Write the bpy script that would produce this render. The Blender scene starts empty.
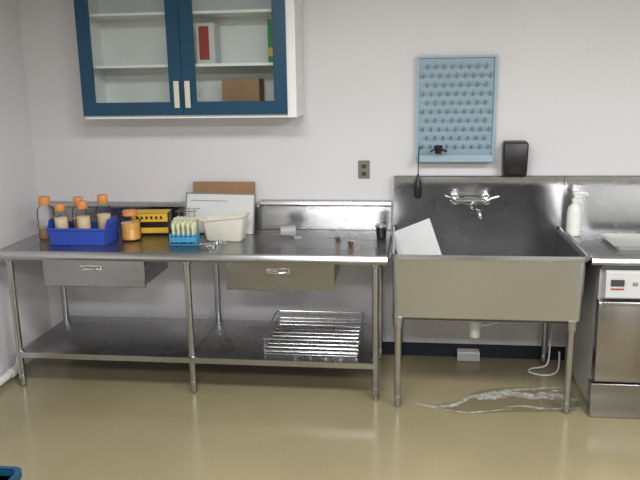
import bpy, math, random
import numpy as np
from mathutils import Vector, Matrix
random.seed(4)
S=bpy.context.scene
try:
    S.view_settings.view_transform='Standard'
except Exception: pass
COL=S.collection
# ---------------------------------------------------------------- materials
def mat(name,col,rough=.5,metal=0,noise=0,nscale=8,bump=0,bscale=40,col2=None,rvar=0,trans=0,ior=1.45,coat=0,stretch=None,spec=None,emit=None):
    m=bpy.data.materials.new(name); m.use_nodes=True
    nt=m.node_tree; b=nt.nodes['Principled BSDF']
    b.inputs['Base Color'].default_value=(*col,1); b.inputs['Roughness'].default_value=rough
    b.inputs['Metallic'].default_value=metal; b.inputs['IOR'].default_value=ior
    b.inputs['Transmission Weight'].default_value=trans; b.inputs['Coat Weight'].default_value=coat
    if spec is not None: b.inputs['Specular IOR Level'].default_value=spec
    if emit: b.inputs['Emission Color'].default_value=(*emit[0],1); b.inputs['Emission Strength'].default_value=emit[1]
    tc=nt.nodes.new('ShaderNodeTexCoord'); mp=nt.nodes.new('ShaderNodeMapping')
    nt.links.new(tc.outputs['Object'],mp.inputs['Vector'])
    if stretch: mp.inputs['Scale'].default_value=stretch
    n=nt.nodes.new('ShaderNodeTexNoise'); n.inputs['Scale'].default_value=nscale; n.inputs['Detail'].default_value=5
    nt.links.new(mp.outputs['Vector'],n.inputs['Vector'])
    if noise or col2:
        r=nt.nodes.new('ShaderNodeValToRGB')
        c2=col2 if col2 else tuple(c*(1-noise) for c in col)
        r.color_ramp.elements[0].position=.35; r.color_ramp.elements[1].position=.65
        r.color_ramp.elements[0].color=(*c2,1); r.color_ramp.elements[1].color=(*col,1)
        nt.links.new(n.outputs['Fac'],r.inputs['Fac']); nt.links.new(r.outputs['Color'],b.inputs['Base Color'])
    if rvar:
        mr=nt.nodes.new('ShaderNodeMapRange')
        mr.inputs['From Min'].default_value=.3; mr.inputs['From Max'].default_value=.7
        mr.inputs['To Min'].default_value=max(rough-rvar,.02); mr.inputs['To Max'].default_value=rough+rvar
        nt.links.new(n.outputs['Fac'],mr.inputs['Value']); nt.links.new(mr.outputs['Result'],b.inputs['Roughness'])
    if bump:
        n2=nt.nodes.new('ShaderNodeTexNoise'); n2.inputs['Scale'].default_value=bscale
        nt.links.new(mp.outputs['Vector'],n2.inputs['Vector'])
        bp=nt.nodes.new('ShaderNodeBump'); bp.inputs['Strength'].default_value=bump; bp.inputs['Distance'].default_value=.01
        nt.links.new(n2.outputs['Fac'],bp.inputs['Height']); nt.links.new(bp.outputs['Normal'],b.inputs['Normal'])
    return m
M={}
M['wall']=mat('painted_wall',(.665,.662,.68),.42,noise=.03,nscale=1.5,bump=.03,bscale=120)
M['wallfar']=mat('far_wall_dark_for_reflections',(.22,.22,.22),.6,noise=.6,nscale=1.4,stretch=(2,1,.5))  # unseen wall, coloured dark so the steel mirrors a dim room
M['ceil']=mat('ceiling_paint',(.60,.60,.60),.8,noise=.03)
M['floor']=mat('polished_floor',(.275,.238,.140),.21,noise=.12,nscale=1.3,rvar=.05,bump=.02,bscale=3)
M['base']=mat('dark_rubber_base',(.012,.016,.028),.4,noise=.1)
M['steel']=mat('brushed_steel',(.47,.475,.48),.27,1,noise=.07,nscale=3,rvar=.04,bump=.08,bscale=2.5)
M['steelv']=mat('brushed_steel_apron',(.52,.54,.575),.25,1,noise=.05,nscale=2.5,rvar=.03,bump=.35,bscale=3.0,stretch=(.8,1,1.4))
M['steelb']=mat('brushed_steel_bowl_shaded',(.31,.315,.32),.34,1,noise=.10,nscale=4,rvar=.05,bump=.1,bscale=3)  # same steel, darker colour carries the shade inside the bowl
M['steeld']=mat('dull_steel',(.36,.365,.37),.27,1,noise=.07,nscale=3,rvar=.04,stretch=(.5,1,2))
M['steels']=mat('side_steel',(.55,.55,.55),.45,.6,noise=.07,nscale=3)
M['steelw']=mat('warm_steel_door',(.38,.36,.335),.30,1,noise=.10,nscale=4,rvar=.05,stretch=(2,1,.4))
M['chrome']=mat('chrome',(.75,.75,.76),.1,1,noise=.05)
M['wire']=mat('wire_chrome',(.45,.45,.45),.25,1,noise=.05)
M['white']=mat('white_laminate',(.82,.83,.82),.4,noise=.03)
M['blue']=mat('blue_door_paint',(.005,.058,.118),.35,noise=.1)
M['offwhite']=mat('offwhite_plastic',(.62,.60,.50),.4,noise=.04)
M['peg']=mat('pale_blue_plastic',(.29,.40,.475),.4,noise=.05)
M['pegd']=mat('peg_blue',(.33,.45,.52),.35,noise=.05)
M['black']=mat('black_plastic',(.012,.012,.013),.35,noise=.1)
M['taupe']=mat('outlet_plate_metal',(.22,.20,.17),.4,.3,noise=.05)
M['dark']=mat('dark_grey',(.05,.05,.055),.5,noise=.1)
M['orange']=mat('orange_cap',(.70,.27,.08),.45,noise=.05)
M['amber']=mat('amber_medium',(.68,.36,.09),.15,noise=.12,nscale=20,coat=.6)
M['brownliq']=mat('brown_medium',(.50,.30,.14),.2,noise=.1)
M['bung']=mat('brown_rubber',(.12,.05,.02),.5,noise=.1)
M['paleliq']=mat('pale_medium',(.72,.60,.38),.2,noise=.08,coat=.5)
M['bluep']=mat('royal_blue_plastic',(.035,.085,.47),.35,noise=.08)
M['cyanp']=mat('cyan_blue_plastic',(.05,.30,.55),.35,noise=.08)
M['yellow']=mat('yellow_card',(.75,.47,.04),.5,noise=.05)
M['paleyel']=mat('pale_yellow_plastic',(.62,.64,.42),.45,noise=.05)
M['card']=mat('brown_cardboard',(.30,.18,.10),.8,noise=.12)
M['paper']=mat('white_paper',(.62,.64,.64),.6,noise=.03)
M['cream']=mat('cream_plastic',(.70,.68,.59),.4,noise=.03)
M['pale']=mat('pale_tray_metal',(.62,.63,.62),.4,.3,noise=.04)
M['grey']=mat('grey_edge',(.22,.23,.23),.5,noise=.05)
M['red']=mat('red_print',(.40,.05,.04),.5,noise=.1)
M['green']=mat('green_print',(.03,.30,.08),.5,noise=.1)
M['pvc']=mat('white_pvc',(.74,.74,.72),.35,noise=.04)
M['cloud']=mat('cloudy_plastic',(.55,.56,.55),.3,noise=.05,trans=.4)
M['soap']=mat('soap_bottle_plastic',(.80,.80,.77),.35,noise=.03)
M['lamp']=mat('lamp_diffuser',(.9,.9,.9),.5,emit=((1,.98,.95),2.0))
M['dwhite']=mat('control_panel_grey',(.50,.51,.51),.4,noise=.04)
def glassmat(name,tint,gl=.12):
    m=bpy.data.materials.new(name); m.use_nodes=True; nt=m.node_tree; nt.nodes.clear()
    o=nt.nodes.new('ShaderNodeOutputMaterial'); t=nt.nodes.new('ShaderNodeBsdfTransparent'); g=nt.nodes.new('ShaderNodeBsdfGlossy'); x=nt.nodes.new('ShaderNodeMixShader')
    t.inputs['Color'].default_value=(*tint,1); g.inputs['Roughness'].default_value=.05
    lw=nt.nodes.new('ShaderNodeLayerWeight'); lw.inputs['Blend'].default_value=gl
    nt.links.new(lw.outputs['Fresnel'],x.inputs[0]); nt.links.new(t.outputs[0],x.inputs[1]); nt.links.new(g.outputs[0],x.inputs[2]); nt.links.new(x.outputs[0],o.inputs[0])
    return m
M['glass']=glassmat('cabinet_glass',(.95,.97,.96),.15)
M['bglass']=glassmat('bottle_glass',(.985,.98,.97),.10)
def foam():
    m=bpy.data.materials.new('foam_residue'); m.use_nodes=True; nt=m.node_tree; b=nt.nodes['Principled BSDF']
    b.inputs['Base Color'].default_value=(.60,.60,.56,1); b.inputs['Roughness'].default_value=.75
    tc=nt.nodes.new('ShaderNodeTexCoord'); n=nt.nodes.new('ShaderNodeTexNoise'); n.inputs['Scale'].default_value=15; n.inputs['Detail'].default_value=8; n.inputs['Roughness'].default_value=.7
    r=nt.nodes.new('ShaderNodeValToRGB'); r.color_ramp.elements[0].position=.36; r.color_ramp.elements[1].position=.66
    r.color_ramp.elements[0].color=(.08,.08,.08,1);r.color_ramp.elements[1].color=(.85,.85,.85,1)
    nt.links.new(tc.outputs['Object'],n.inputs['Vector']); nt.links.new(n.outputs['Fac'],r.inputs['Fac']); nt.links.new(r.outputs['Color'],b.inputs['Alpha'])
    return m
M['foam']=foam()
def wet():
    m=bpy.data.materials.new('wet_film'); m.use_nodes=True; nt=m.node_tree; nt.nodes.clear()
    o=nt.nodes.new('ShaderNodeOutputMaterial'); t=nt.nodes.new('ShaderNodeBsdfTransparent'); g=nt.nodes.new('ShaderNodeBsdfGlossy'); x=nt.nodes.new('ShaderNodeMixShader')
    t.inputs['Color'].default_value=(.90,.90,.90,1); g.inputs['Roughness'].default_value=.05
    n=nt.nodes.new('ShaderNodeTexNoise'); n.inputs['Scale'].default_value=6
    mr=nt.nodes.new('ShaderNodeMapRange'); mr.inputs['To Min'].default_value=.03; mr.inputs['To Max'].default_value=.2
    nt.links.new(n.outputs['Fac'],mr.inputs['Value']); nt.links.new(mr.outputs['Result'],x.inputs[0])
    nt.links.new(t.outputs[0],x.inputs[1]); nt.links.new(g.outputs[0],x.inputs[2]); nt.links.new(x.outputs[0],o.inputs[0])
    return m
M['wet']=wet()
# ---------------------------------------------------------------- geometry
class G:
    def __init__(s): s.v=[]; s.f=[]
    def add(s,v,f):
        n=len(s.v); s.v+=[tuple(p) for p in v]; s.f+=[tuple(i+n for i in q) for q in f]; return s
    def box(s,x0,x1,y0,y1,z0,z1):
        v=[(x0,y0,z0),(x1,y0,z0),(x1,y1,z0),(x0,y1,z0),(x0,y0,z1),(x1,y0,z1),(x1,y1,z1),(x0,y1,z1)]
        return s.add(v,[(0,3,2,1),(4,5,6,7),(0,1,5,4),(1,2,6,5),(2,3,7,6),(3,0,4,7)])
    def loft(s,rings,cap0=True,cap1=True,closed=True):
        n=len(rings[0]); v=[p for r in rings for p in r]; f=[]
        for k in range(len(rings)-1):
            for i in range(n):
                j=(i+1)%n; f.append((k*n+i,k*n+j,(k+1)*n+j,(k+1)*n+i))
        if cap0: f.append(tuple(range(n-1,-1,-1)))
        if cap1: f.append(tuple(range((len(rings)-1)*n,len(rings)*n)))
        return s.add(v,f)
    def lathe(s,prof,c=(0,0,0),n=24):
        rings=[[(c[0]+r*math.cos(2*math.pi*i/n),c[1]+r*math.sin(2*math.pi*i/n),c[2]+z) for i in range(n)] for r,z in prof]
        return s.loft(rings)
    def tube(s,path,r,n=10,cap=True):
        P=[Vector(p) for p in path]; rs=r if isinstance(r,(list,tuple)) else [r]*len(P)
        rings=[]; prev=None
        for i,p in enumerate(P):
            if i==0: t=(P[1]-p)
            elif i==len(P)-1: t=(p-P[i-1])
            else: t=((P[i+1]-p).normalized()+(p-P[i-1]).normalized())
            t.normalize()
            if prev is None:
                a=Vector((0,0,1)) if abs(t.z)<.9 else Vector((1,0,0))
                u=t.cross(a).normalized()
            else:
                u=(prev-t*prev.dot(t)).normalized()
            prev=u; w=t.cross(u)
            rings.append([tuple(p+rs[i]*(math.cos(2*math.pi*k/n)*u+math.sin(2*math.pi*k/n)*w)) for k in range(n)])
        return s.loft(rings,cap,cap)
    def ext(s,prof,x0,x1):
        return s.loft([[(x0,y,z) for y,z in prof],[(x1,y,z) for y,z in prof]])
    def shift(s,d):
        s.v=[(a+d[0],b+d[1],c+d[2]) for a,b,c in s.v]; return s
def rr(x0,x1,y0,y1,r,z,n=5,rb=None):
    o=[]; rb=r if rb is None else rb
    for cx,cy,a0,q in((x1-rb,y1-rb,0,rb),(x0+rb,y1-rb,90,rb),(x0+r,y0+r,180,r),(x1-r,y0+r,270,r)):
        for k in range(n+1):
            a=math.radians(a0+90*k/n); o.append((cx+q*math.cos(a),cy+q*math.sin(a),z))
    return o
def smooth_path(pts,k=6):
    out=[];P=[Vector(p) for p in pts];n=len(P)
    for i in range(n-1):
        p0=P[max(i-1,0)];p1=P[i];p2=P[i+1];p3=P[min(i+2,n-1)]
        for j in range(k):
            t=j/k
            out.append(.5*((2*p1)+(-p0+p2)*t+(2*p0-5*p1+4*p2-p3)*t*t+(-p0+3*p1-3*p2+p3)*t**3))
    out.append(P[-1]); return out
def mkobj(name,g,m,loc=(0,0,0),parent=None,bevel=0,smooth=True):
    me=bpy.data.meshes.new(name); me.from_pydata(g.v,[],g.f); me.validate(); 
    import bmesh
    b=bmesh.new(); b.from_mesh(me); bmesh.ops.recalc_face_normals(b,faces=b.faces); b.to_mesh(me); b.free()
    ms=m if isinstance(m,list) else [m]
    for k in ms: me.materials.append(M[k])
    if smooth:
        me.polygons.foreach_set('use_smooth',[True]*len(me.polygons)); me.set_sharp_from_angle(angle=math.radians(38))
    o=bpy.data.objects.new(name,me); COL.objects.link(o); o.location=loc
    if parent: o.parent=parent
    if bevel:
        md=o.modifiers.new('bevel','BEVEL'); md.width=bevel; md.segments=2; md.limit_method='ANGLE'; md.angle_limit=math.radians(40)
    return o
def thing(name,label,cat,loc=(0,0,0),rz=0,group=None):
    o=bpy.data.objects.new(name,None); o.empty_display_size=.05; COL.objects.link(o); o.location=loc; o.rotation_euler[2]=rz
    o['label']=label; o['category']=cat
    if group:o['group']=group
    return o
def single(name,g,m,label,cat,loc=(0,0,0),rot=(0,0,0),bevel=0):
    o=mkobj(name,g,m,loc,bevel=bevel); o.rotation_euler=rot; o['label']=label; o['category']=cat; return o
def wpart(T,name,g,m,bevel=0,parent=None,label=None):
    """g in world coordinates, stored relative to the thing's base"""
    l=T.location; g.shift((-l.x,-l.y,-l.z))
    o=mkobj(name,g,m,parent=parent or T,bevel=bevel)
    if label:o['label']=label
    return o
# ---------------------------------------------------------------- room
XL,XR,YF,ZC=-2.62,3.4,-6.6,2.8
def struct(name,g,m,bevel=0):
    o=mkobj(name,g,m,bevel=bevel,smooth=False); o['kind']='structure'; return o
struct('floor',G().box(XL-.1,XR+.1,YF-.1,.1,-.1,0),'floor')
struct('ceiling',G().box(XL-.1,XR+.1,YF-.1,.1,ZC,ZC+.1),'ceil')
struct('wall_back',G().box(XL,XR,0,.1,0,ZC),'wall')
struct('wall_left',G().box(XL-.1,XL,YF,.1,0,ZC),'wall')
struct('wall_right',G().box(XR,XR+.1,YF,.1,0,ZC),'wall')
struct('wall_front',G().box(XL,XR,YF-.1,YF,0,ZC),'wallfar')
struct('baseboard_back',G().ext([(0,0),(-.012,0),(-.010,.088),(0,.093)],XL,XR),'base')
# ---------------------------------------------------------------- work table
T=thing('work_table','long stainless steel work table with two drawers and a lower shelf','table',(-1.31,-.40,0))
top=[(-.005,.862),(-.755,.862),(-.775,.850),(-.793,.855),(-.803,.872),(-.80,.892),(-.785,.908),(-.765,.907),(-.75,.897),(-.045,.897),(-.005,.897)]
wpart(T,'table_top',G().ext(top,-2.52,-.115),'steel')
def spb(h): return [(-.006,.90),(-.032,.90),(-.036,h-.04),(-.050,h-.038),(-.054,h-.026),(-.046,h-.008),(-.028,h),(-.006,h)]
wpart(T,'backsplash',G().ext(spb(1.10),-1.00,-.115),'steel')
wpart(T,'backsplash',G().ext(spb(1.08),-2.52,-1.004),'steel')
lx=[-2.444,-1.314,-.184]
for x in lx:
    for y in(-.74,-.10):
        wpart(T,'leg',G().lathe([(.010,0),(.019,.01),(.021,.07),(.016,.085),(.0205,.09),(.0205,.83),(.03,.835),(.03,.862)],(x,y,0),16),'steel')
sh=[(-.07,.215),(-.07,.25),(-.755,.25),(-.770,.243),(-.770,.208),(-.762,.208),(-.760,.238),(-.08,.238),(-.08,.215)]
wpart(T,'shelf',G().ext(sh,-2.43,-1.316),'steel')
wpart(T,'shelf',G().ext(sh,-1.312,-.185),'steel')
for x0,x1 in((-2.26,-1.60),(-1.09,-.43)):
    g=G().box(x0+.01,x1-.01,-.67,-.664,.67,.84).box(x0+.015,x0+.02,-.664,-.22,.67,.84).box(x1-.02,x1-.015,-.664,-.22,.67,.84).box(x0+.015,x1-.015,-.664,-.22,.665,.67).box(x0+.015,x1-.015,-.225,-.22,.67,.84)
    g.box(x0+.0,x0+.014,-.66,-.18,.80,.861).box(x1-.014,x1,-.66,-.18,.80,.861)
    d=wpart(T,'drawer',g,'steeld')
    wpart(T,'drawer_front',G().box(x0,x1,-.69,-.672,.66,.852),'steeld',bevel=.004,parent=d)
    xc=(x0+x1)/2-.01
    h=G().box(xc-.07,xc+.07,-.694,-.69,.767,.800)
    h.tube(smooth_path([(xc-.055,-.695,.787),(xc-.05,-.715,.782),(xc,-.722,.777),(xc+.05,-.715,.782),(xc+.055,-.695,.787)],4),.006,8)
    wpart(T,'handle',h,'chrome',bevel=.002,parent=d)
# ---------------------------------------------------------------- wall cabinet
C=thing('wall_cabinet','white wall cabinet with two blue-framed glass doors','cabinet',(-1.375,-.165,1.67))
x0,x1,zb,zt=-2.065,-.69,1.67,2.60
wpart(C,'cabinet_body',G().box(x0,x0+.02,-.32,-.004,zb,zt).box(x1-.02,x1,-.32,-.004,zb,zt).box(x0+.02,x1-.02,-.32,-.004,zb,zb+.022).box(x0+.02,x1-.02,-.32,-.004,zt-.02,zt).box(x0+.02,x1-.02,-.014,-.004,zb+.022,zt-.02).box(x1-.055,x1,-.332,-.321,zb,zt),'white')
for z in(1.985,2.30):
    wpart(C,'shelf',G().box(x0+.021,x1-.021,-.30,-.015,z,z+.018),'white',bevel=.002)
def door(a,b,hx):
    z0,z1=1.69,2.585; s=.082
    g=G().box(a,a+s,-.345,-.323,z0,z1).box(b-s,b,-.345,-.323,z0,z1).box(a+s,b-s,-.345,-.323,z0,z0+s).box(a+s,b-s,-.345,-.323,z1-s,z1)
    d=wpart(C,'door',g,'blue')
    wpart(C,'glass_pane',G().box(a+s,b-s,-.336,-.332,z0+s,z1-s),'glass',parent=d)
    wpart(C,'handle',G().box(hx-.017,hx+.017,-.362,-.354,1.735,1.90).box(hx-.012,hx+.012,-.355,-.345,1.75,1.765).box(hx-.012,hx+.012,-.355,-.345,1.87,1.885),'offwhite',bevel=.003,parent=d)
door(-2.065,-1.407,-1.440); door(-1.403,-.745,-1.370)
def carton(name,label,x0,x1,y0,y1,z0,h,m,band=None,group=None):
    t=thing(name,label,'box',((x0+x1)/2,(y0+y1)/2,z0))
    if group:t['group']=group
    wpart(t,'box_body',G().box(x0,x1,y0,y1,z0,z0+h),m,bevel=.002)
    if band: wpart(t,'printed_label',G().box(x0+band[3],x1-band[4],y0-.0015,y0-.0002,z0+h*band[1],z0+h*band[2]),band[0])
    return t
carton('cardboard_box','small brown cardboard box in the glass cabinet',-1.18,-.94,-.24,-.08,1.692,.215,'card')
carton('reagent_box','white box with red print on the cabinet shelf',-1.345,-1.225,-.20,-.06,2.003,.25,'paper',('red',.10,.92,.02,.035))
carton('reagent_box','green and yellow box on the cabinet shelf',-.88,-.775,-.22,-.06,2.003,.26,'green',('yellow',.15,.35,.004,.004))
# ---------------------------------------------------------------- pegboard
P=thing('drying_pegboard','pale blue plastic drying rack with rows of short pegs','drying rack',(.29,0,1.36))
g=G(); r0=rr(.045,.545,1.365,2.03,.02,0)
g.loft([[(x,-.002,z) for x,z,_ in r0],[(x,-.022,z) for x,z,_ in r0],[(x,-.026,z) for x,z,_ in rr(.049,.541,1.369,2.026,.018,0)]])
wpart(P,'panel',g,'peg')
g=G()
for x,z,X,Z in((.045,1.365,.545,1.379),(.045,2.016,.545,2.03),(.045,1.379,.060,2.016),(.530,1.379,.545,2.016)): g.box(x,X,-.042,-.027,z,Z)
wpart(P,'raised_border',g,'pegd')
g=G()
for r in range(10):
    for c in range(9 if r%2==0 else 8):
        x=.085+c*.0525+(0 if r%2==0 else .026); z=1.462+r*.056
        g.tube([(x,-.026,z-.014),(x,-.075,z+.012),(x,-.082,z+.016)],[.0085,.0075,.004],8)
po=wpart(P,'drying_pegs',g,'pegd'); po['kind']='stuff'
g=G().box(.06,.53,-.095,-.027,1.365,1.373).box(.06,.53,-.100,-.095,1.365,1.408).box(.055,.06,-.10,-.027,1.365,1.408).box(.53,.535,-.10,-.027,1.365,1.408)
wpart(P,'drip_trough',g,'pegd',bevel=.002)
t=thing('rubber_stopper','black rubber stopper and clip on a drying peg','lab stopper',(.185,-.10,1.42))
wpart(t,'stopper',G().lathe([(.012,-.0),(.02,.002),(.028,.05),(.024,.055)],(.185,-.13,1.42),14),'black')
wpart(t,'clip',G().tube([(.135,-.13,1.432),(.16,-.135,1.45),(.20,-.135,1.450),(.24,-.135,1.437)],[.005,.006,.008,.008],8),'black')
t=thing('bottle_brush','black brush hanging on a cord from the pegboard','brush',(.055,-.09,1.13))
wpart(t,'cord',G().tube([(.07,-.044,1.462),(.07,-.082,1.462),(.062,-.12,1.44),(.06,-.12,1.28)],.0035,6),'black')
wpart(t,'brush_head',G().lathe([(.008,0),(.023,.008),(.026,.06),(.022,.10),(.010,.125),(.006,.16)],(.06,-.12,1.13),14),'black')
# dispenser
t=thing('soap_dispenser','black boxy wall dispenser above the sink splash','dispenser',(.67,-.055,1.27))
g=G().loft([rr(.600,.742,-.11,-.002,.014,1.272),rr(.597,.747,-.115,-.002,.014,1.30),rr(.595,.750,-.118,-.002,.014,1.475),rr(.600,.745,-.113,-.004,.012,1.485)])
wpart(t,'dispenser_body',g,'black')
wpart(t,'lid',G().loft([rr(.602,.742,-.112,-.006,.014,1.486),rr(.605,.739,-.108,-.01,.014,1.493)]),'dark')
wpart(t,'push_bar',G().box(.63,.715,-.126,-.1165,1.285,1.335),'black',bevel=.004)
# outlet
t=thing('wall_outlet','taupe metal wall plate with a duplex socket','outlet',(-.297,0,1.24))
wpart(t,'cover_plate',G().box(-.335,-.258,-.008,-.0005,1.245,1.365),'taupe',bevel=.003)
for z in(1.275,1.325):
    wpart(t,'socket',G().loft([[(x,-.0085,zz) for x,zz,_ in rr(-.313,-.280,z-.013,z+.015,.01,0)],[(x,-.012,zz) for x,zz,_ in rr(-.312,-.281,z-.012,z+.014,.009,0)]]),'dark')
# ---------------------------------------------------------------- sink
K=thing('utility_sink','deep stainless steel scullery sink on tubular legs','sink',(.44,-.43,0))
X0,X1,Y0=-.09,.975,-.855
B_=.012
rimr=lambda: rr(X0+.010,X1-.012,Y0+.025,-.054,.05,.91,rb=B_)
g=G().loft([rr(X0+.03,X1-.03,Y0+.03,-.03,.05,.545,rb=B_),rr(X0+.006,X1-.006,Y0+.008,-.01,.04,.565,rb=B_),rr(X0+.004,X1-.004,Y0+.006,-.01,.035,.905,rb=B_),rr(X0-.010,X1+.010,Y0-.012,-.01,.04,.912,rb=B_),rr(X0-.014,X1+.012,Y0-.018,-.01,.04,.925,rb=B_),rr(X0-.006,X1+.006,Y0-.008,-.012,.04,.937,rb=B_),rr(X0+.004,X1-.004,Y0+.012,-.046,.04,.934,rb=B_),rimr()],cap1=False)
wpart(K,'sink_apron',g,'steelv')
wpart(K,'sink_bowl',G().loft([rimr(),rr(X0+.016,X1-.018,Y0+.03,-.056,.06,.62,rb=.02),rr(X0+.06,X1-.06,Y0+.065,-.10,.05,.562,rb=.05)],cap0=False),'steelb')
wpart(K,'bowl_drain',G().lathe([(.045,0),(.045,.003),(.03,.004),(.028,.001)],(.42,-.45,.5625),20),'chrome')
spl=[(-.004,.90),(-.058,.90),(-.058,1.195),(-.064,1.205),(-.060,1.262),(-.054,1.268),(-.004,1.268)]
g=G().ext([(-.004,.96),(-.058,.94),(-.058,1.195),(-.064,1.205),(-.060,1.262),(-.054,1.268),(-.004,1.268)],-.095,.988)
g.ext([(-.0575,.94),(-.058,.94),(-.058,.64),(-.0575,.64)],X0+.012,X1-.014)
wpart(K,'backsplash',g,'steel')
for x in(-.05,.915):
    for y in(-.825,-.10):
        wpart(K,'leg',G().lathe([(.010,0),(.018,.01),(.02,.06),(.015,.075),(.0205,.08),(.0205,.50),(.03,.505),(.034,.565)],(x,y,0),16),'steel')
dd=wpart(K,'drain_pipe',G().lathe([(.026,0),(.032,.006),(.032,.06),(.042,.065),(.042,.11),(.034,.115),(.034,.235)],(.42,-.45,.31),16),'pvc',label='white plastic drain fitting')
wpart(K,'branch_pipe',G().tube(smooth_path([(.445,-.45,.385),(.52,-.43,.395),(.62,-.35,.40),(.78,-.2,.41),(.93,-.05,.41)],5),.009,10),'pvc',parent=dd)
# faucet
F=thing('wall_faucet','chrome two-handle wall faucet with swing spout','faucet',(.40,-.06,1.12))
zf=1.113
g=G().tube([(.30,-.11,zf),(.50,-.11,zf)],.019,12).tube([(.36,-.11,zf),(.44,-.11,zf)],.028,12)
for x in(.30,.50): g.tube([(x,-.0585,zf),(x,-.068,zf),(x,-.070,zf),(x,-.13,zf)],[.034,.034,.019,.022],14)
wpart(F,'faucet_body',g,'chrome')
wpart(F,'spout',G().tube(smooth_path([(.40,-.11,zf),(.40,-.125,zf-.03),(.412,-.16,zf-.052),(.43,-.26,zf-.035),(.44,-.30,zf-.045),(.443,-.305,zf-.08)],4),.012,10),'chrome')
for x,dx in((.30,-1),(.50,1)):
    wpart(F,'tap_handle',G().tube([(x,-.128,zf),(x,-.155,zf+.003)],.014,10).tube([(x-dx*.012,-.15,zf),(x+dx*.03,-.158,zf+.025),(x+dx*.07,-.165,zf+.04)],[.009,.007,.009],8),'chrome')
H=single('drain_hose',G().tube(smooth_path([(.985,-.03,.32),(.965,-.05,.22),(.95,-.10,.12),(.92,-.18,.03),(.82,-.20,.008),(.80,-.26,.007),(.90,-.30,.007),(.98,-.24,.02),(1.01,-.12,.10)],8),.006,10),'pvc','thin white flexible hose looping onto the floor','hose')
t=thing('junction_box','small white electrical box at the wall base','electrical box',(.42,-.05,0))
wpart(t,'box_body',G().box(.345,.495,-.09,-.013,.0,.066),'pvc',bevel=.006)
wpart(t,'cover',G().box(.355,.485,-.094,-.091,.008,.058),'dwhite',bevel=.001)
b=single('cutting_board',G().loft([rr(-.135,.135,-.011,.011,.006,0),rr(-.135,.135,-.011,.011,.006,.39)]),'paper','white plastic cutting board leaning inside the sink','cutting board')
b.location=(.135,-.42,.64); b.rotation_euler=(math.radians(-18),math.radians(-24),math.radians(-12))
# ---------------------------------------------------------------- dish table & dishwasher
DT=thing('dish_table','stainless steel counter with raised rim beside the sink','counter',(1.6,-.42,.87))
wpart(DT,'counter_top',G().ext([(-.045,.885),(-.80,.885),(-.80,.90),(-.045,.90)],.995,2.3),'steel')
wpart(DT,'rim',G().ext([(-.80,.885),(-.835,.885),(-.845,.90),(-.835,.925),(-.815,.932),(-.80,.90)],.995,2.3).box(.993,1.008,-.80,-.21,.9005,.93),'steel',bevel=.003)
wpart(DT,'backsplash',G().ext(spl,.991,2.3),'steel')
for y in(-.75,-.1):
    wpart(DT,'leg',G().lathe([(.012,0),(.02,.05),(.02,.88)],(2.2,y,0),14),'steel')
W=thing('dishwasher','stainless undercounter dishwasher with grey control panel','dishwasher',(1.36,-.45,0))
a,bx=1.045,1.67
wpart(W,'cabinet_body',G().box(a+.01,bx-.01,-.79,-.08,.02,.88),'steels',bevel=.004)
wpart(W,'top_trim',G().box(a+.005,bx-.005,-.83,-.791,.86,.882),'dark',bevel=.003)
wpart(W,'control_panel',G().ext([(-.79,.70),(-.845,.70),(-.855,.71),(-.845,.850),(-.83,.858),(-.79,.858)],a+.03,bx-.0),'dwhite',bevel=.003)
wpart(W,'display',G().box(a+.055,a+.125,-.857,-.851,.775,.81),'dark',bevel=.001)
wpart(W,'indicator_strip',G().box(a+.055,a+.125,-.857,-.8515,.755,.762),'red',bevel=.0005)
for i in range(5): wpart(W,'button',G().box(a+.17+i*.05,a+.195+i*.05,-.857,-.850,.780,.797),'grey',bevel=.001)
dr=wpart(W,'door',G().ext([(-.79,.22),(-.865,.22),(-.872,.23),(-.858,.665),(-.85,.685),(-.79,.685)],a,bx),'steelw',bevel=.003)
wpart(W,'door_handle',G().box(a+.02,bx-.02,-.875,-.855,.672,.690),'steel',bevel=.004,parent=dr)
wpart(W,'kick_panel',G().ext([(-.79,.0),(-.862,.0),(-.868,.01),(-.862,.205),(-.79,.205)],a-.012,bx),'steeld',bevel=.003)
t=thing('metal_tray','low flat pale grey tray on the counter','tray',(1.45,-.4,.90))
g=G().loft([rr(1.21,1.76,-.53,-.21,.03,.901),rr(1.195,1.775,-.545,-.195,.03,.922),rr(1.19,1.78,-.55,-.19,.03,.926),rr(1.205,1.765,-.535,-.205,.03,.924),rr(1.215,1.755,-.525,-.215,.03,.918)])
wpart(t,'tray_pan',g,'pale')
t=thing('pump_bottle','white plastic pump soap bottle beside the sink','soap bottle',(1.045,-.14,.901))
wpart(t,'bottle_body',G().lathe([(.038,0),(.045,.006),(.046,.15),(.038,.185),(.018,.205),(.018,.215)],(1.045,-.14,.901),18),'soap')
wpart(t,'pump',G().lathe([(.021,.216),(.021,.238),(.008,.24),(.008,.262),(.018,.264),(.017,.282)],(1.045,-.14,.901),14).tube([(1.045,-.14,1.175),(1.11,-.15,1.173),(1.118,-.15,1.158)],.008,8),'soap')
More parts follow.
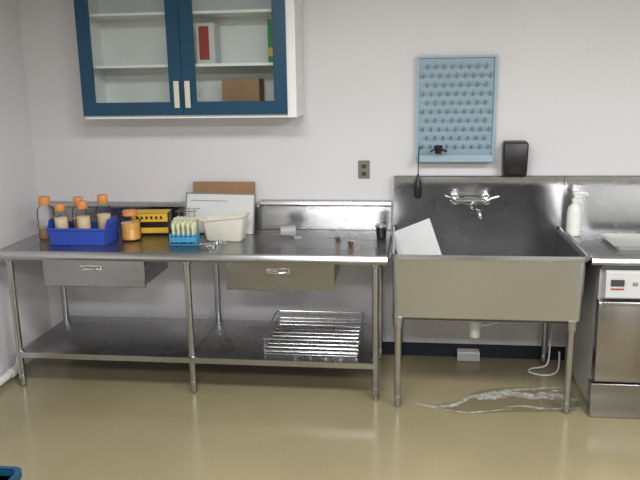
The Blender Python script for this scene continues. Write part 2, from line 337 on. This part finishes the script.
# ---------------------------------------------------------------- water spill
def blob(path,w,seed,z,amp=.5):
    rnd=random.Random(seed); pts=smooth_path([(x+rnd.uniform(-.015,.015),y+rnd.uniform(-.015,.015),0) for x,y in path],9); n=len(pts); L=[];R=[]
    for i,p in enumerate(pts):
        t=(pts[min(i+1,n-1)]-pts[max(i-1,0)]).normalized(); nn=Vector((-t.y,t.x,0)); ww=w*(1-amp+2*amp*rnd.random())*(.2+.8*math.sin(math.pi*(i+.5)/n)**.4)
        L.append(p+nn*ww);R.append(p-nn*ww*rnd.uniform(.5,1.2))
    g=G(); v=[(*q.xy,z) for q in L]+[(*q.xy,z) for q in R]; f=[(i,i+1,n+i+1,n+i) for i in range(n-1)]
    return g.add(v,f)
t=thing('water_spill','soapy water puddle with white foam edge on the floor','puddle',(.6,-.7,0)); t['kind']='stuff'
pts=smooth_path([(.12,-.80,0),(.30,-.72,0),(.42,-.58,0),(.62,-.50,0),(.98,-.48,0),(1.01,-.60,0),(.98,-.78,0),(.6,-.84,0),(.3,-.88,0),(.12,-.80,0)],6)[:-1]
g=G().add([(p.x,p.y,.0008) for p in pts],[tuple(range(len(pts)))])
wpart(t,'water_film',g,'wet')
g=blob([(.06,-.78),(.18,-.80),(.30,-.76),(.38,-.67),(.48,-.61),(.60,-.57),(.74,-.58),(.88,-.54),(1.02,-.50)],.018,1,.0012)
for s,(pa,w) in enumerate([([(.06,-.79),(.20,-.85),(.34,-.88),(.48,-.84),(.60,-.80)],.009),([(.40,-.66),(.50,-.64),(.62,-.59),(.76,-.63),(.90,-.60),(1.02,-.66)],.045),([(.58,-.56),(.66,-.52),(.80,-.50),(1.02,-.46)],.018),([(.58,-.79),(.70,-.76),(.82,-.77),(1.0,-.74)],.010)]):
    q=blob(pa,w,s+5,.0013+s*.0001); g.add(q.v,q.f)
wpart(t,'foam',g,'foam')
# ---------------------------------------------------------------- bottles etc on the bench
ZT=.898
def bottle(x,y,z,h,r,liq,frac,label,group=None,caps='orange'):
    t=thing('media_bottle',label,'bottle',(x,y,z),group=group)
    mkobj('bottle_glass',G().lathe([(r*.9,0),(r,.008),(r,h*.66),(r*.85,h*.74),(r*.55,h*.80),(r*.52,h*.86)],(0,0,0),20),'bglass',parent=t)
    mkobj('liquid',G().lathe([(r*.85,.005),(r*.95,.012),(r*.95,h*frac)],(0,0,0),20),liq,parent=t)
    mkobj('cap',G().lathe([(r*.68,h*.82),(r*.72,h*.83),(r*.70,h*.985),(r*.64,h)],(0,0,0),20),caps,parent=t)
    return t
gp='orange-capped media bottles on the bench'
bottle(-2.36,-.40,ZT,.28,.054,'brownliq',.28,'glass media bottle with orange cap, little brown liquid',gp)
zr=ZT+.008
bottle(-2.195,-.52,zr,.245,.045,'paleliq',.64,'glass media bottle with orange cap and cloudy medium',gp)
bottle(-2.115,-.425,zr,.275,.044,'amber',.50,'glass media bottle with orange cap and amber medium',gp)
bottle(-2.045,-.52,zr,.265,.045,'paleliq',.62,'glass media bottle with orange cap and cloudy medium',gp)
bottle(-1.95,-.425,zr,.29,.047,'paleliq',.56,'glass media bottle with orange cap and cloudy medium',gp)
bottle(-1.785,-.40,ZT,.195,.065,'amber',.58,'squat bottle of amber medium with orange cap',gp)
t=thing('bottle_carrier','royal blue plastic carrier holding media bottles','carrier',(-2.06,-.48,ZT))
a,b_,c,d=-2.25,-1.885,-.58,-.37
g=G().box(a,b_,c,d,ZT,ZT+.006)
g.loft([[(a,c,ZT),(b_,c,ZT),(b_,c+.006,ZT),(a,c+.006,ZT)],[(a-.01,c-.012,ZT+.11),(b_+.01,c-.012,ZT+.11),(b_+.01,c-.006,ZT+.11),(a-.01,c-.006,ZT+.11)]])
g.loft([[(a,d-.006,ZT),(b_,d-.006,ZT),(b_,d,ZT),(a,d,ZT)],[(a-.01,d+.006,ZT+.11),(b_+.01,d+.006,ZT+.11),(b_+.01,d+.012,ZT+.11),(a-.01,d+.012,ZT+.11)]])
for xx,s in((a,-1),(b_-.006,1)):
    g.loft([[(xx,c,ZT),(xx+.006,c,ZT),(xx+.006,d,ZT),(xx,d,ZT)],[(xx+s*.01,c-.012,ZT+.11),(xx+.006+s*.01,c-.012,ZT+.11),(xx+.006+s*.01,d+.012,ZT+.11),(xx+s*.01,d+.012,ZT+.11)],[(xx+s*.012,c+.03,ZT+.16),(xx+.006+s*.012,c+.03,ZT+.16),(xx+.006+s*.012,d-.03,ZT+.16),(xx+s*.012,d-.03,ZT+.16)]])
wpart(t,'carrier_body',g,'bluep',bevel=.001)
wpart(t,'raised_rim',G().box(a-.016,b_+.016,c-.022,c-.0125,ZT+.098,ZT+.112),'bluep',bevel=.002)
# yellow box
t=thing('film_box','yellow and black cardboard carton on the bench','box',(-1.72,-.18,ZT),rz=.12)
mkobj('box_body',G().box(-.12,.12,-.07,.07,0,.145),'black',parent=t,bevel=.002)
mkobj('yellow_top',G().box(-.12,.12,-.07,.07,.1455,.147).box(-.121,.121,-.0715,-.0703,.088,.143).box(-.121,.121,-.0715,-.0703,.012,.048),'yellow',parent=t)
g=G()
for k in range(6): g.box(-.09+k*.032,-.075+k*.032,-.0725,-.0716,.106,.125)
mkobj('printed_marks',g,'black',parent=t)['kind']='stuff'
# tube rack
t=thing('tube_rack','cyan blue test tube rack filled with capped tubes','tube rack',(-1.395,-.50,ZT),rz=.05)
g=G().box(-.085,.085,-.05,.05,0,.006).box(-.085,-.078,-.05,.05,.006,.072).box(.078,.085,-.05,.05,.006,.072).box(-.078,.078,-.05,.05,.060,.066).box(-.078,.078,-.05,.05,.020,.052)
mkobj('rack_frame',g,'cyanp',parent=t,bevel=.002)
pr=None
for i in range(5):
    for j in range(3):
        if pr is None:
            pr=mkobj('test_tube',G().lathe([(.004,.008),(.008,.016),(.008,.10),(.011,.102),(.011,.13),(.009,.135)],(0,0,0),10),'paleyel',parent=t); o=pr
        else: o=pr.copy(); COL.objects.link(o); o.parent=t
        o.location=(-.062+i*.031,-.032+j*.032,random.uniform(0,.01))
t=thing('tip_box','pale yellow pipette tip rack on the bench','tip rack',(-1.44,-.34,ZT),rz=-.1)
mkobj('box_body',G().loft([rr(-.07,.07,-.045,.045,.01,0),rr(-.075,.075,-.05,.05,.01,.12)]),'paleyel',parent=t)
g=G()
for i in range(6):
    for j in range(4): g.lathe([(.008,.1205),(.008,.135),(.005,.138)],(-.058+i*.023,-.033+j*.022,0),8)
mkobj('tips',g,'offwhite',parent=t)['kind']='stuff'
single('cardboard_sheet',G().box(-.215,.215,-.004,.004,0,.335),'card','brown cardboard sheet leaning against the wall','cardboard',(-1.245,-.115,ZT+.002),(math.radians(-12),0,0))
t=thing('display_tray','white shallow tray with dark edges leaning on the cardboard','tray',(-1.255,-.20,ZT+.004)); t.rotation_euler=(math.radians(-17),math.radians(1.0),0)
mkobj('tray_sheet',G().box(-.230,.230,-.004,.004,0,.262),'paper',parent=t)
g=G().box(-.237,-.231,-.012,.006,0,.262).box(.231,.237,-.012,.006,0,.262).box(-.237,.237,-.012,.006,.263,.269).box(-.20,.05,-.0065,-.0045,.215,.219)
mkobj('tray_edge',g,'grey',parent=t)
t=thing('plastic_tub','cream slanted plastic tub on the bench','tub',(-1.165,-.36,ZT),rz=-.08)
def sl(r):  # slanted rim: higher towards one end
    return [(x,y,z+(.12*(x+.14) if z>.1 else 0)) for x,y,z in r]
mkobj('tub_body',G().loft([rr(-.112,.112,-.055,.055,.02,0),rr(-.120,.120,-.062,.062,.025,.008),sl(rr(-.142,.142,-.076,.076,.03,.122)),sl(rr(-.153,.153,-.086,.086,.035,.126)),sl(rr(-.155,.155,-.088,.088,.035,.135)),sl(rr(-.150,.150,-.083,.083,.03,.138)),sl(rr(-.138,.138,-.072,.072,.028,.132)),rr(-.115,.115,-.057,.057,.022,.01)]),'cream',parent=t)
t=thing('wire_test_rack','thin bent wire rack leaning by the white tray','wire rack',(-1.42,-.245,ZT))
g=G()
for k in range(4):
    g.tube([(-.08+k*.035,-.02,.003),(-.09+k*.035,.0,.17),(-.05+k*.035,.01,.18)],.0028,6)
g.tube([(-.10,-.02,.003),(.05,-.02,.003)],.0028,6).tube([(-.11,0,.16),(.03,0,.16)],.0028,6)
mkobj('wire_frame',g,'wire',parent=t)
for k,(x,y,r) in enumerate([(-1.26,-.56,.3),(-1.20,-.54,1.2),(-1.16,-.49,2.2),(-1.21,-.61,-.4)]):
    t=thing('metal_clamp','small silver metal lab clamp lying on the bench','clamp',(x,y,ZT),rz=r,group='metal clamps on the bench')
    mkobj('jaw',G().tube(smooth_path([(-.03,0,.008),(-.015,.015,.01),(0,.0,.012),(-.015,-.015,.01),(-.03,0,.008)],4),.005,8),'chrome',parent=t)
    mkobj('screw',G().tube([(0,0,.012),(.035,0,.012)],.005,8).lathe([(.010,0),(.011,.016),(.008,.018)],(.035,0,0.001),10),'chrome',parent=t)
t=thing('plastic_beaker','cloudy plastic beaker lying on the bench','beaker',(-.78,-.25,ZT))
mkobj('beaker_body',G().tube([(-.045,0,.036),(.04,.01,.036),(.05,.012,.036)],[.028,.034,.036],18,cap=True),'cloud',parent=t)
mkobj('lid',G().lathe([(.026,0),(.027,.010),(.024,.012)],(.075,-.06,0),18),'cloud',parent=t)
for x,y in((-.44,-.36),(-.35,-.47)):
    t=thing('rubber_bung','small dark brown rubber bung on the bench','bung',(x,y,ZT),group='rubber bungs on the bench')
    mkobj('bung_body',G().lathe([(.014,0),(.017,.018),(.015,.020)],(0,0,0),14),'bung',parent=t)
    mkobj('tube_stub',G().lathe([(.005,.0205),(.005,.032)],(0,0,0),8),'steel',parent=t)
t=thing('metal_cup','small black cup with steel rim at the end of the bench','cup',(-.170,-.26,ZT))
mkobj('cup_body',G().lathe([(.026,0),(.03,.004),(.037,.078),(.033,.077),(.026,.01)],(0,0,0),20),'black',parent=t)
mkobj('cup_rim',G().lathe([(.0385,.070),(.040,.074),(.040,.080),(.036,.082),(.034,.0785)],(0,0,0),20),'steel',parent=t)
# ---------------------------------------------------------------- wire basket
B=thing('wire_basket','steel wire basket with upright sides on the lower shelf','basket',(-.585,-.43,.25))
def rect(z,ax,ay,r):
    p=[(x,y,z) for x,y,_ in rr(-ax,ax,-ay,ay,.02,0,3)]; p.append(p[0]); return G().tube(p,r,8,cap=False)
g=rect(.105,.295,.27,.005)
for z in(.056,.032,.008): q=rect(z,.293,.268,.0035); g.add(q.v,q.f)
mkobj('rim',g,'wire',parent=B)
g=G()
for i in range(7):
    x=-.28+i*.56/6
    g.tube([(x,-.27,.105),(x,-.266,.006),(x,.266,.006),(x,.27,.105)],.0028,6)
for j in range(8):
    y=-.235+j*.067; g.tube([(-.294,y,.032),(-.288,y,.011),(.288,y,.011),(.294,y,.032)],.0042,6)
mkobj('wire_mesh',g,'wire',parent=B)
# ---------------------------------------------------------------- pipe at left wall, blue bin
t=thing('floor_pipe','white plastic pipe running low along the side wall','pipe',(-2.56,-1.0,0))
wpart(t,'pipe_run',G().tube([(-2.575,-2.2,.045),(-2.575,-.62,.045)],.026,14),'pvc')
wpart(t,'elbow',G().tube([(-2.575,-.66,.045),(-2.575,-.58,.045),(-2.575,-.54,.06),(-2.575,-.52,.10)],.032,14),'pvc')
t=thing('recycling_bin','blue plastic bin standing on the floor','bin',(-1.82,-2.33,0))
mkobj('bin_body',G().loft([rr(-.15,.15,-.11,.11,.03,0),rr(-.19,.19,-.15,.15,.04,.29),rr(-.18,.18,-.14,.14,.035,.29),rr(-.14,.14,-.10,.10,.03,.01)]),'blue',parent=t)
mkobj('rim',G().loft([rr(-.205,.205,-.165,.165,.045,.27),rr(-.205,.205,-.165,.165,.045,.30),rr(-.185,.185,-.145,.145,.04,.30),rr(-.185,.185,-.145,.145,.04,.27)]),'blue',parent=t)
# ---------------------------------------------------------------- ceiling lamps (real fixtures + area lamps)
for i,(x,y) in enumerate([(-.5,-2.7),(1.7,-2.7),(-.5,-5.0),(1.7,-5.0)]):
    t=thing('ceiling_light','recessed fluorescent ceiling panel','ceiling light',(x,y,ZC-.04),group='ceiling panels')
    mkobj('frame',G().box(-.62,.62,-.32,-.30,0,.04).box(-.62,.62,.30,.32,0,.04).box(-.62,-.60,-.30,.30,0,.04).box(.60,.62,-.30,.30,0,.04),'white',parent=t)
    mkobj('diffuser',G().box(-.60,.60,-.30,.30,.012,.02),'lamp',parent=t)
    l=bpy.data.lights.new('ceiling_lamp','AREA'); l.shape='RECTANGLE'; l.size=1.2; l.size_y=.6; l.energy=64 if y>-4 else 92; l.color=(1,.99,.985)
    lo=bpy.data.objects.new('ceiling_lamp',l); COL.objects.link(lo); lo.location=(x,y,ZC-.05)
w=bpy.data.worlds.new('World'); S.world=w; w.use_nodes=True
w.node_tree.nodes['Background'].inputs[0].default_value=(.8,.85,.9,1); w.node_tree.nodes['Background'].inputs[1].default_value=.3
# ---------------------------------------------------------------- camera
D_,h_,yaw,pitch,roll,f_=4.773,1.909,.125,.223,-.016,717.7
Fv=Vector((-math.sin(yaw)*math.cos(pitch),math.cos(yaw)*math.cos(pitch),-math.sin(pitch)))
R=Fv.cross(Vector((0,0,1))).normalized(); U=R.cross(Fv)
c,s=math.cos(roll),math.sin(roll); R,U=c*R+s*U,-s*R+c*U
cam=bpy.data.cameras.new('Camera'); co=bpy.data.objects.new('Camera',cam); COL.objects.link(co)
m=Matrix((( R.x,U.x,-Fv.x,0),(R.y,U.y,-Fv.y,-D_),(R.z,U.z,-Fv.z,h_),(0,0,0,1)))
co.matrix_world=m; cam.sensor_width=36; cam.lens=f_/640*36
S.camera=co
